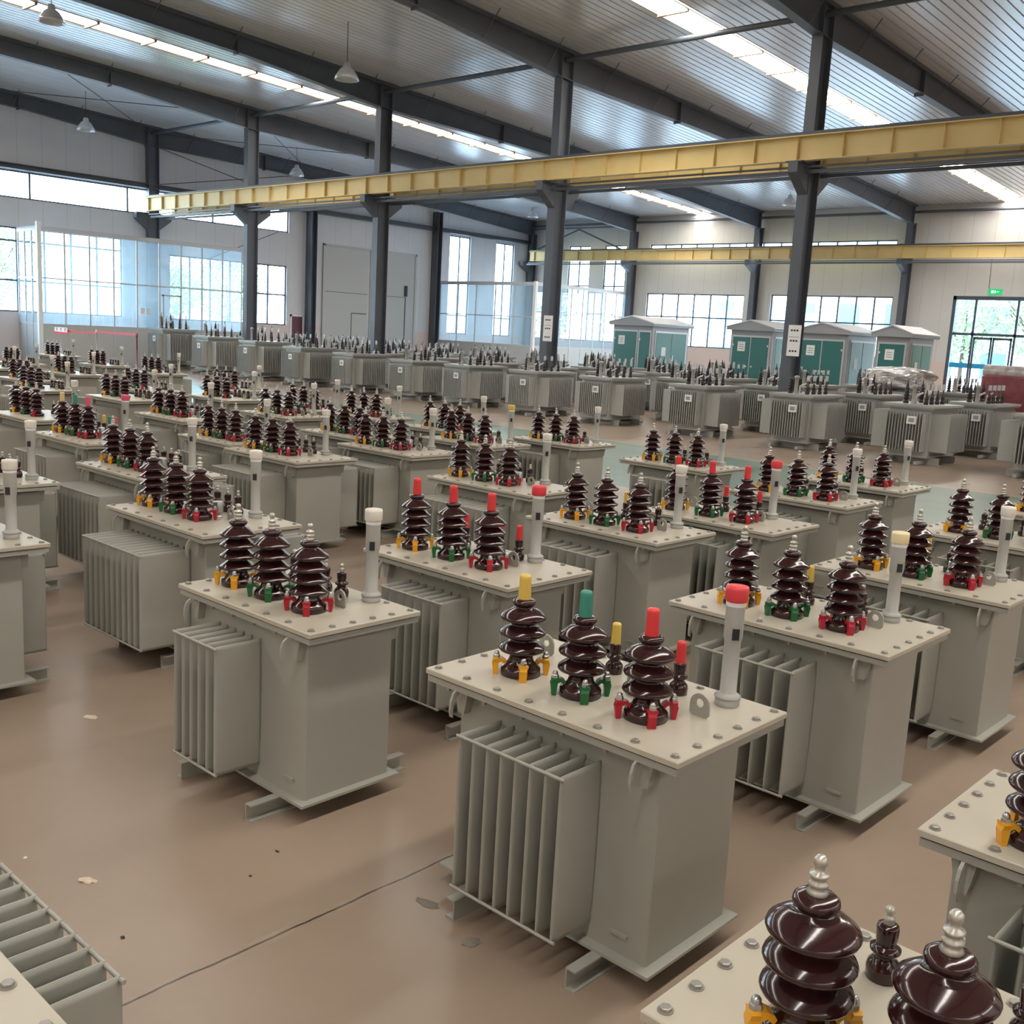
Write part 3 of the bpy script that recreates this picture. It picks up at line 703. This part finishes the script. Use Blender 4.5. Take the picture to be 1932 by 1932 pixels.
T=[
 # kind, x, y, label, options
 ('F2',-.636,2.355,'nearest light grey transformer at the bottom right, glossy brown bushings over bare cream cover',{}),
 ('A2',-2.82,3.75,'light grey transformer in front with yellow, teal and red bushing caps and red-capped gauge',dict(gauge='r',hv='ygr',lv='rygr')),
 ('B2',-5.005,3.58,'light grey transformer standing alone at centre left with narrow six-fin radiator and white-capped gauge',{}),
 ('E2',-5.14,5.23,'light grey transformer with all red bushing caps and red gauge cap behind the lone one',dict(gauge='r',hv='rrr',lv='rrrr')),
 ('D2',-2.87,5.88,'light grey transformer behind the front one with cream gauge cap and one yellow cap',dict(gauge='c',lv='-y--')),
 ('F2',-.563,3.89,'light grey transformer cut by the right edge with hook showing under its cover corner',{}),
 ('C1',-2.92,.485,'light grey transformer corner at the bottom left edge with many open radiator fins',{}),
 ('C1',-7.62,4.49,'light grey transformer with wide closed-looking radiator left of the lone narrow one',{}),
 ('D1',-7.9,2.60,'light grey transformer cut by the left edge, white gauge cap and skid ends showing',{}),
 ('D1',-10.42,3.78,'light grey transformer behind the one cut by the left edge, tall white gauge',{}),
 ('C1',-10.2,5.40,'light grey transformer with three bare brown bushings directly behind the wide closed radiator',dict()),
 ('C1',-13.15,6.15,'light grey transformer at left with cream, teal and pink bushing caps and pink gauge cap',dict(gauge='p',hv="cgp",lv='sygp')),
 ('D2',-2.84,7.75,'light grey transformer second behind the front one by the right edge, white gauge cap',{}),
 ('D1',-3.03,10.1,'light grey transformer third behind the front one, standing before the green walkway at right',{}),
 ('D1',-3.05,12.25,'light grey transformer last of the right edge column on the green walkway side',{}),
 ('D2',-5.45,7.35,'light grey transformer right of centre with white gauge cap behind the red-capped one',{}),
 ('E2',-5.12,8.62,'light grey transformer with red caps almost touching the white-gauged one before it',dict(gauge='r',hv='rrr',lv='rrrr')),
 ('D1',-5.42,10.75,'light grey transformer directly behind the second red-capped one',{}),
 ('D1',-5.60,12.6,'light grey transformer at the far end of its column next to the open green floor',{}),
 ('C1',-7.72,8.25,'light grey transformer at centre with orange clamps between red-capped and white-gauged ones',dict()),
 ('D1',-7.85,11.9,'light grey transformer standing apart by the green floor at centre right',{}),
 ('C1',-10.75,7.55,'light grey transformer with broad plain tank end left of centre',dict(drop=('relief_valve',))),
 ('C1',-10.65,9.25,'light grey transformer behind the broad plain tank, with tall marked gauge',{}),
 ('D1',-10.95,11.02,'light grey transformer with yellow gauge cap near the centre',dict(gauge='y')),
 ('D1',-10.45,12.45,'light grey transformer behind the yellow-gauged one, its tank end facing the walkway',{}),
 ('D1',-12.4,7.76,'light grey transformer with three dark bushings hidden behind the broad plain tank',dict(sx=.95)),
 ('D1',-12.4,9.85,'light grey transformer of the middle block squeezed left of the tall marked gauge',{}),
 ('D1',-12.5,12.0,'light grey transformer left of the yellow-gauged one, mostly hidden',{}),
 ('D1',-14.8,12.15,'light grey transformer at the walkway edge with thin gauge, left of centre',{}),
 ('D1',-15.4,10.70,'light grey transformer with orange clamps in front of another crowding it from behind',{}),
 ('D1',-16.40,11.98,'light grey transformer crowded behind the orange-clamped one, dark bushings overlapping',{}),
 ('C1',-15.42,8.75,'light grey transformer left of the tall white gauge with three blue-black looking bushings',{}),
]
for kind,x,y,l,kw in T: place(kind,x,y,l,**kw)
FARS=[(-16.2,6.70,'far transformer at the left frame edge with clustered dark bushings'),
 (-19.2,9.60,'far transformer in front of the pink gauge cap at left'),
 (-19.0,11.67,'far transformer with bare bushings left of the crowded pair'),
 (-21.3,13.3,'far transformer with highest bushings just before the tall grey units'),
 (-21.3,11.1,'far transformer next to the slim white gauge at left'),
 (-21.6,9.0,'far transformer behind the clustered bushings of the left edge'),
 (-26.6,11.9,'far transformer below the red barrier tape'),
 (-27.2,14.6,'far transformer at the foot of the first tall grey unit'),
 (-30.9,14.8,'far transformer with two slim gauges under the barrier post'),
 (-31.2,12.4,'far transformer low at the left edge before the glass room'),
 (-36.6,15.9,'farthest small transformer standing close to the glass room'),
 (-24.4,9.9,'far transformer stacked among dark bushings on the left edge, front one'),
 (-29.0,10.9,'far transformer among dark bushings on the left edge, rear one')]
for x,y,l in FARS: place('C0',x+.17,y,l)

# ------------------------------------------------------------------ large grey transformers in rows behind the walkway
def profile_lathe(name, prof, n, m): b=MB(); b.lathe(prof,n); return b.mesh(name,m)
BHV=profile_lathe('hv_bushing',[(.065,0),(.075,.03),(.06,.06),(.045,.08),(.08,.12),(.045,.16),(.077,.20),(.044,.24),(.072,.28),(.042,.32),(.066,.36),(.042,.40),(.035,.46),(.018,.50),(.014,.58)],12,M['porcelain2'])
BLV=profile_lathe('lv_bushing',[(.055,0),(.062,.05),(.04,.09),(.055,.14),(.035,.20),(.035,.26),(.018,.28),(.016,.42)],10,M['porcelain2'])
b=MB(); b.cbox(-.045,.045,-.016,.016,0,.15,.01); b.tube((0,-.03,.07),(0,.05,.07),.02,8); BFLAG=b.mesh('terminal_flag',M['alum'])
def big_unit():
    root=empty('power_transformer'); P=M['paint_cool']; tx,ty=1.06,1.74
    b=MB(); b.cbox(-tx/2,tx/2,-ty/2,ty/2,.22,1.40,.01); b.build('tank',P,root)
    b=MB(); b.box(-tx/2-.14,tx/2+.14,-ty/2-.10,ty/2+.10,1.44,1.50); b.box(-tx/2-.10,tx/2+.10,-ty/2-.07,ty/2+.07,1.39,1.42); b.box(-tx/2-.12,tx/2+.12,-ty/2-.09,ty/2+.09,1.42,1.44)
    b.build('cover',P,root)
    b=MB(); b.box(-tx/2-.05,tx/2+.05,-ty/2-.05,ty/2+.05,.18,.22)
    for s in (-1,1): b.box(-tx/2-.25,tx/2+.25,s*.55-.06,s*.55+.06,.0,.012); b.box(-tx/2-.25,tx/2+.25,s*.55-.05,s*.55-.04,.0,.18); b.box(-tx/2-.25,tx/2+.25,s*.55-.06,s*.55+.06,.168,.18)
    for s in (-1,1): b.box(s*.40-.04,s*.40+.04,-ty/2-.30,ty/2+.30,.012,.10)
    b.build('base_frame',P,root)
    # end radiators: fins edge-on to the aisle; side radiators: fins across
    for s in (-1,1):
        b=MB(); n=13
        for k in range(n):
            x=-.46+.92*k/(n-1); y0,y1=sorted((s*ty/2,s*(ty/2+.28))); b.box(x-.009,x+.009,y0,y1,.34,1.30)
        y0,y1=sorted((s*(ty/2+.02),s*(ty/2+.05))); b.box(-.5,.5,y0,y1,.34,1.30); 
        b.build('radiator',P,root)
        b=MB(); n=14
        for k in range(n):
            y=-.72+1.16*k/(n-1); x0,x1=sorted((s*tx/2,s*(tx/2+.46))); b.box(x0,x1,y-.010,y+.010,.34,1.30)
        b.build('radiator',P,root)
    b=MB(); b.box(.06,.30,-ty/2-.295,-ty/2-.282,1.02,1.22); pl=b.build('label_plate',M['white2'],root)
    b=MB(); b.box(.11,.25,-ty/2-.299,-ty/2-.296,1.07,1.17); b.build('print',M['kgrey'],pl)
    for k in range(3): link('hv_bushing',BHV,root,(-.28,-.5+.5*k,1.50))
    for k in range(4):
        q=link('lv_bushing',BLV,root,(.26,-.55+.36*k,1.50))
        link('terminal_flag',BFLAG,q,(0,0,.36))
    b=MB(); b.lathe([(.05,0),(.05,.42),(.07,.43),(.07,.48),(.03,.5)],10,(.0,-.72,1.5)); b.build('oil_gauge',M['gauge'],root)
    b=MB(); b.box(-.06,.14,.62,.80,1.50,1.60); b.box(.0,.08,.66,.74,1.6,1.68); b.build('tap_changer',M['alum'],root)
    b=MB(); 
    for sx in (-1,1):
        b.prism([(-.07,1.5),(.07,1.5),(.04,1.66),(-.04,1.66)],'y',sx*.7-.01,sx*.7+.01)
    b.build('lifting_lug',P,root)
    b=MB()
    for k in range(2): b.tube((-.1+.22*k,-.3,1.5),(-.1+.22*k,-.3,1.72),.03,8); b.tube((-.1+.22*k,-.3,1.70),(.0+.22*k,-.15,1.78),.028,8)
    b.build('pressure_valve',M['alum'],root)
    return root
BIG=big_unit(); first=True
RX=[-7.2,-10.4,-13.67,-17.05,-20.5,-23.6,-26.9,-29.95,-33.5,-37.0,-40.4,-44.3,-48.4]
ORD=['first','second','third','fourth','fifth','sixth','seventh','eighth','ninth','tenth','eleventh','twelfth','thirteenth']
ROWN=['in the front row','in the second row','in the third row','in the back row']
for r,(yc,dx) in enumerate(((27.05,0),(30.9,.25),(34.6,-.3),(38.2,.2))):
    for k,x in enumerate(RX):
        xx=x-.18+dx*(1 if r else 0)
        if r==1 and k in (): continue
        if xx<-50.5: xx=-50.5
        if r==2 and k in (0,1): continue
        o=BIG if first else copy_tree(BIG); first=False
        o.location=(xx,yc+random.uniform(-.05,.05),0); o.rotation_euler=(0,0,0)
        tag(o,'large grey transformer %s, %s from the right'%(ROWN[r],ORD[k]),'transformer','large grey transformers beyond the walkway')
        if r==0 and k>=8: o.scale=(1,1,(1.05,1.10,1.17,1.2,1.34)[k-8])
# ------------------------------------------------------------------ green substation kiosks
def kiosk(x, y, wx, wy, label, front, hh=3.45):
    """front: list of door bays (x0,x1,leaves) on the -Y gable face; the +X long side has two leaves"""
    o=empty('substation_kiosk',(x,y,0)); tag(o,label,'kiosk','green substation kiosks')
    b=MB(); b.box(-wx/2,wx/2,0,wy,0,.30); b.box(-wx/2,wx/2,0,wy,.30,hh); b.build('body',M['kgrey'],o)
    b=MB(); e=.18
    b.prism([(-wx/2-e,hh-.02),(wx/2+e,hh-.02),(wx/2+e,hh+.10),(0,hh+.42),(-wx/2-e,hh+.10)],'y',-e,wy+e); b.build('roof',M['kgrey'],o)
    b=MB(); b.prism([(-wx/2-e-.03,hh+.10),(0,hh+.43),(wx/2+e+.03,hh+.10),(wx/2+e+.03,hh+.15),(0,hh+.49),(-wx/2-e-.03,hh+.15)],'y',-e-.03,wy+e+.03); b.build('roof_sheet',M['alum'],o)
    for (x0,x1,n) in front:
        b=MB(); b.box(x0,x1,-.03,0,.38,hh-.25)
        d=b.build('door_surround',M['alum'],o)
        for k in range(n):
            a=x0+.07+(x1-x0-.14)*k/n+(.03 if k else 0); c=x0+.07+(x1-x0-.14)*(k+1)/n-(.03 if k<n-1 else 0)
            b=MB(); b.box(a,c,-.05,-.03,.45,hh-.33); l=b.build('door_leaf',M['green'],o)
            b=MB(); b.lathe([(.035,0),(.045,.01),(.045,.03),(.02,.04)],10,(0,0,0)); me=b.mesh('lock',M['white']); q=link('lock',me,l,(c-.12 if k==0 else a+.12,-.05,1.75)); q.rotation_euler=(PI/2,0,0)
            for zz in (hh-.75,): 
                b=MB(); b.box(a+.0 if k==0 else c-.06,a+.06 if k==0 else c,-.07,-.05,zz,zz+.09); b.build('hinge',M['white'],l)
    b=MB(); b.box(wx/2,wx/2+.03,.25,wy-.15,.38,hh-.25); b.build('door_surround',M['alum'],o)
    for k in range(2):
        a=.32+(wy-.54)*k/2; c=.32+(wy-.54)*(k+1)/2-.05
        b=MB(); b.box(wx/2+.03,wx/2+.05,a,c,.45,hh-.33); l=b.build('door_leaf',M['green' if wx>2 else 'greens'],o)
        b=MB(); b.box(wx/2+.05,wx/2+.06,a+.35*(c-a),a+.65*(c-a),1.95,2.4) if k==0 else b.box(wx/2+.05,wx/2+.08,a+.08,a+.16,1.7,2.0); b.build('sign_plate' if k==0 else 'handle',M['white2'],l)
    b=MB(); x0=front[0][0]; b.box(x0+.35,x0+.75,-.056,-.05,2.45,2.9); sp_=b.build('sign_plate',M['white2'],o)
    b=MB(); 
    for k in range(3): b.box(x0+.42,x0+.68,-.059,-.056,2.55+.1*k,2.58+.1*k)
    b.build('print',M['kgrey'],sp_)
    return o
kiosk(-32.65,44,2.5,3.3,'green kiosk farthest left with three door bays beside the corner glass room',[(-1.2,.35,1),(.42,1.2,1)])
kiosk(-25.7,44,2.2,3.4,'green kiosk half hidden behind the right tall column, double doors facing the aisle',[(-1.02,1.02,2)])
kiosk(-22.05,44,2.35,2.9,'green kiosk just right of the right tall column with a white warning sign',[(-1.1,1.05,2)])
kiosk(-18.85,44,1.45,2.6,'small green kiosk with reddish roof sheet left of the glazed entrance',[(-.62,.62,1)])
# ------------------------------------------------------------------ goods wrapped in film standing among the rows
def lumpy(name, cx, cy, cz, sx, sy, sz, m, label, seed, n=40, q=.22):
    rnd=random.Random(seed); b=MB(); V=[];F=[]; rows=20
    ph=[(rnd.uniform(0,6),rnd.uniform(2,9),rnd.uniform(2,8)) for _ in range(7)]
    for j in range(rows+1):
        v=j/rows; zz=-1+2*v
        for k in range(n):
            a=2*PI*k/n; c,s=math.cos(a),math.sin(a); e=.45
            rr=(1-abs(zz)**5)**.35 if abs(zz)<1 else .0
            rr=max(rr,.35)
            X=math.copysign(abs(c)**e,c)*rr; Y=math.copysign(abs(s)**e,s)*rr
            d=1+sum(math.sin(p0+a*round(p1)+v*p2*2) for p0,p1,p2 in ph)*q/4+rnd.uniform(-.5,.5)*q*.4
            V.append((X*sx*d,Y*sy*d,zz*sz*(1+rnd.uniform(-.03,.03))+sz*.10*math.sin(3*a+seed)*(1 if v>.5 else 0)))
    for j in range(rows):
        for k in range(n): a=j*n+k; c=j*n+(k+1)%n; F.append((a,c,c+n,a+n))
    F+=[tuple(range(n-1,-1,-1)),tuple(range(rows*n,rows*n+n))]
    b.add(V,F,False); o=b.build(name,m); o.location=(cx,cy,cz); tag(o,label,'wrapped goods','goods wrapped in plastic film'); return o
for o in [q for q in bpy.data.objects if q.get('label')=='large grey transformer in the third row, third from the right']:
        WU=o
        for c in list(o.children):
            if c.name.split('.')[0] in ('hv_bushing','lv_bushing','oil_gauge','tap_changer','lifting_lug','pressure_valve'):
                for cc in list(c.children): bpy.data.objects.remove(cc)
                bpy.data.objects.remove(c)
lumpy('wrapped_bundle',WU.location.x-.25,WU.location.y,1.50+.40,.95,.66,.37,M['wrap'],'clear plastic-wrapped bulk lying on a transformer top in front of the small kiosk',3)
mr=empty('wrapped_machine',(-9.8,33.6,0)); tag(mr,'maroon box under plastic film with rolled grey top at the right frame edge','wrapped goods','goods wrapped in plastic film')
b=MB(); b.cbox(-1.5,1.5,-.5,.5,.0,2.25,.05); b.build('crate',M['maroon'],mr)
b=MB(); b.tube((-1.55,-.1,2.36),(1.6,-.1,2.36),.20,14); b.tube((-1.5,.25,2.30),(1.6,.25,2.30),.16,12); b.build('film_roll',M['wrap'],mr)
# ------------------------------------------------------------------ red barrier by the glass room
bo=empty('tape_barrier',(-44.5,21.0,0)); tag(bo,'red retractable belt barrier with small red-lettered sign by the glass room','barrier')
POSTS=[(-3.3,0),(0,.1),(3.4,.2)]
for k,(x,y) in enumerate(POSTS):
    b=MB(); b.lathe([(.16,0),(.16,.02),(.03,.04),(.03,1.70),(.045,1.71),(.045,1.86),(.02,1.87)],12,(x,y,0)); b.build('post',M['alum'] if k<2 else M['maroon'],bo)
for (p,q),z in (((0,1),1.72),((1,2),1.80)):
    (x0,y0),(x1,y1)=POSTS[p],POSTS[q]; b=MB(); b.obox(((x0+x1)/2,(y0+y1)/2,z),((x1-x0)/2,(y1-y0)/2,0),(0,.006,0),(0,0,.045)); b.build('belt',M['red'],bo)
b=MB(); b.box(-3.9,-2.5,-.06,-.04,1.56,1.66); b.build('sign_edge',M['red'],bo)
b=MB(); b.box(-3.85,-2.55,-.06,-.04,1.66,1.86); sg=b.build('sign_board',M['white2'],bo)
b=MB()
for k in range(3):
    x=-3.7+.42*k; b.box(x,x+.2,-.066,-.06,1.80,1.83); b.box(x+.08,x+.12,-.066,-.06,1.69,1.83); b.box(x,x+.2,-.066,-.06,1.74,1.76)
b.build('lettering',M['red'],sg)
# ------------------------------------------------------------------ scraps on the floor
def scrap(name,x,y,sx,sy,h,m,label,seed,rz=0):
    rnd=random.Random(seed); b=MB(); n=12; V=[(0,0,h)]
    for r_,hh in ((.5,h*.8),(.85,h*.5),(1,.001)):
        for k in range(n): a=2*PI*k/n; d=r_*(1+rnd.uniform(-.28,.28)); V.append((sx*d*math.cos(a),sy*d*math.sin(a),max(.001,hh*(1+rnd.uniform(-.3,.3))) if r_<1 else .001))
    F=[(0,1+k,1+(k+1)%n) for k in range(n)]
    for j in range(2):
        for k in range(n): a=1+j*n+k; c=1+j*n+(k+1)%n; F.append((a,a+n,c+n,c))
    F.append(tuple(1+2*n+k for k in range(n)))
    b.add(V,F); o=b.build(name,m); o.location=(x,y,0); o.rotation_euler=(0,0,rz); tag(o,label,'scrap'); return o
scrap('paper_scrap',-4.61,2.10,.045,.028,.014,M['litter'],'crumpled beige paper scrap on the floor at lower left',1,.6)
scrap('paper_scrap',-6.62,3.06,.05,.03,.006,M['litter'],'flat pale paper scrap on the floor by the left aisle',2,.4)
scrap('pebble',-5.02,1.97,.009,.008,.008,M['white2'],'tiny white crumb on the floor near the left edge',3)
scrap('rubber_plug',-4.05,2.0,.012,.01,.01,M['dark'],'tiny black plug on the floor beside the bottom left radiator',4)
scrap('pebble',-4.13,2.71,.01,.008,.006,M['dark'],'tiny dark crumb on the floor left of the front radiator',5)
scrap('pebble',-4.25,2.95,.016,.008,.006,M['dark'],'dark speck on the floor near the lone transformer skid',6)
scrap('rag',-3.36,3.20,.07,.03,.008,M['cloth'],'torn grey rag by the left skid of the front transformer',7,.2)
scrap('rag',-2.98,3.13,.05,.035,.008,M['cloth'],'small torn grey rag under the fins of the front transformer',8,1.2)
# ------------------------------------------------------------------ outside the windows
b=MB(); b.box(-140,60,-60,150,-.35,-.2); g=b.build('yard_ground',M['concrete']); struct(g)
def tree(x,y,h,r,label,seed):
    rnd=random.Random(seed); o=empty('tree',(x,y,-.2)); tag(o,label,'tree','trees outside the windows')
    b=MB(); b.lathe([(.18,0),(.13,h*.4),(.06,h*.75)],8)
    for k in range(7): a=rnd.uniform(0,6.3); z=h*rnd.uniform(.3,.55); b.tube((0,0,z),(r*.7*math.cos(a),r*.7*math.sin(a),z+h*.28),.04,5)
    b.build('trunk',M['bark'],o)
    b=MB(); V=[];F=[]
    for k in range(2600):
        while True:
            p=Vector((rnd.uniform(-1,1),rnd.uniform(-1,1),rnd.uniform(-1,1)))
            if .35<p.length<1: break
        cl=1+.25*math.sin(p.x*7+seed)*math.cos(p.y*6)
        c=Vector((p.x*r*cl,p.y*r*cl,h*.66+p.z*h*.36)); d=Vector((rnd.uniform(-1,1),rnd.uniform(-1,1),rnd.uniform(-1,1))).normalized(); e=d.orthogonal().normalized(); s=rnd.uniform(.10,.2)
        i=len(V); V+=[c-d*s,c+e*s*.5,c+d*s,c-e*s*.5]; F.append((i,i+1,i+2,i+3))
    b.add(V,F); b.build('foliage',M['leaf'],o); return o
for k,(x,y,h,r) in enumerate(((-72,14,9,3.2),(-70,21,8,3.0),(-74,28,9.5,3.4),(-70,38,7,2.6),(-76,47,8,3.),(-66,55,7,2.6),(-26,72,8,3.),(-20,69,9,3.2),(-14,74,8,3.))):
    tree(x,y,h,r,'leafy green tree outside, %s'%['beyond the glass room at the frame edge','beyond the middle of the glass room','beyond the far end of the glass room','seen through the window behind the first column','outside the tall narrow windows','outside the far left corner','outside left of the glazed entrance','behind the glazed entrance','outside right of the glazed entrance'][k],k+3)
b=MB(); b.box(-62,-61.8,-10,66,-.2,1.75); o=b.build('yard_wall',M['stucco']); struct(o)
ob=empty('white_building',(-38,92,-.2)); tag(ob,'white building with blue windows outside the back wall','building')
b=MB(); b.box(-22,20,0,8,0,14); b.build('facade',M['stucco'],ob)
for k in range(9):
    for z in (1.2,5.0,9):
        b=MB(); b.box(-20+4.4*k,-18+4.4*k,-.06,0,z,z+2.2); b.build('window_pane',M['blueg'],ob)
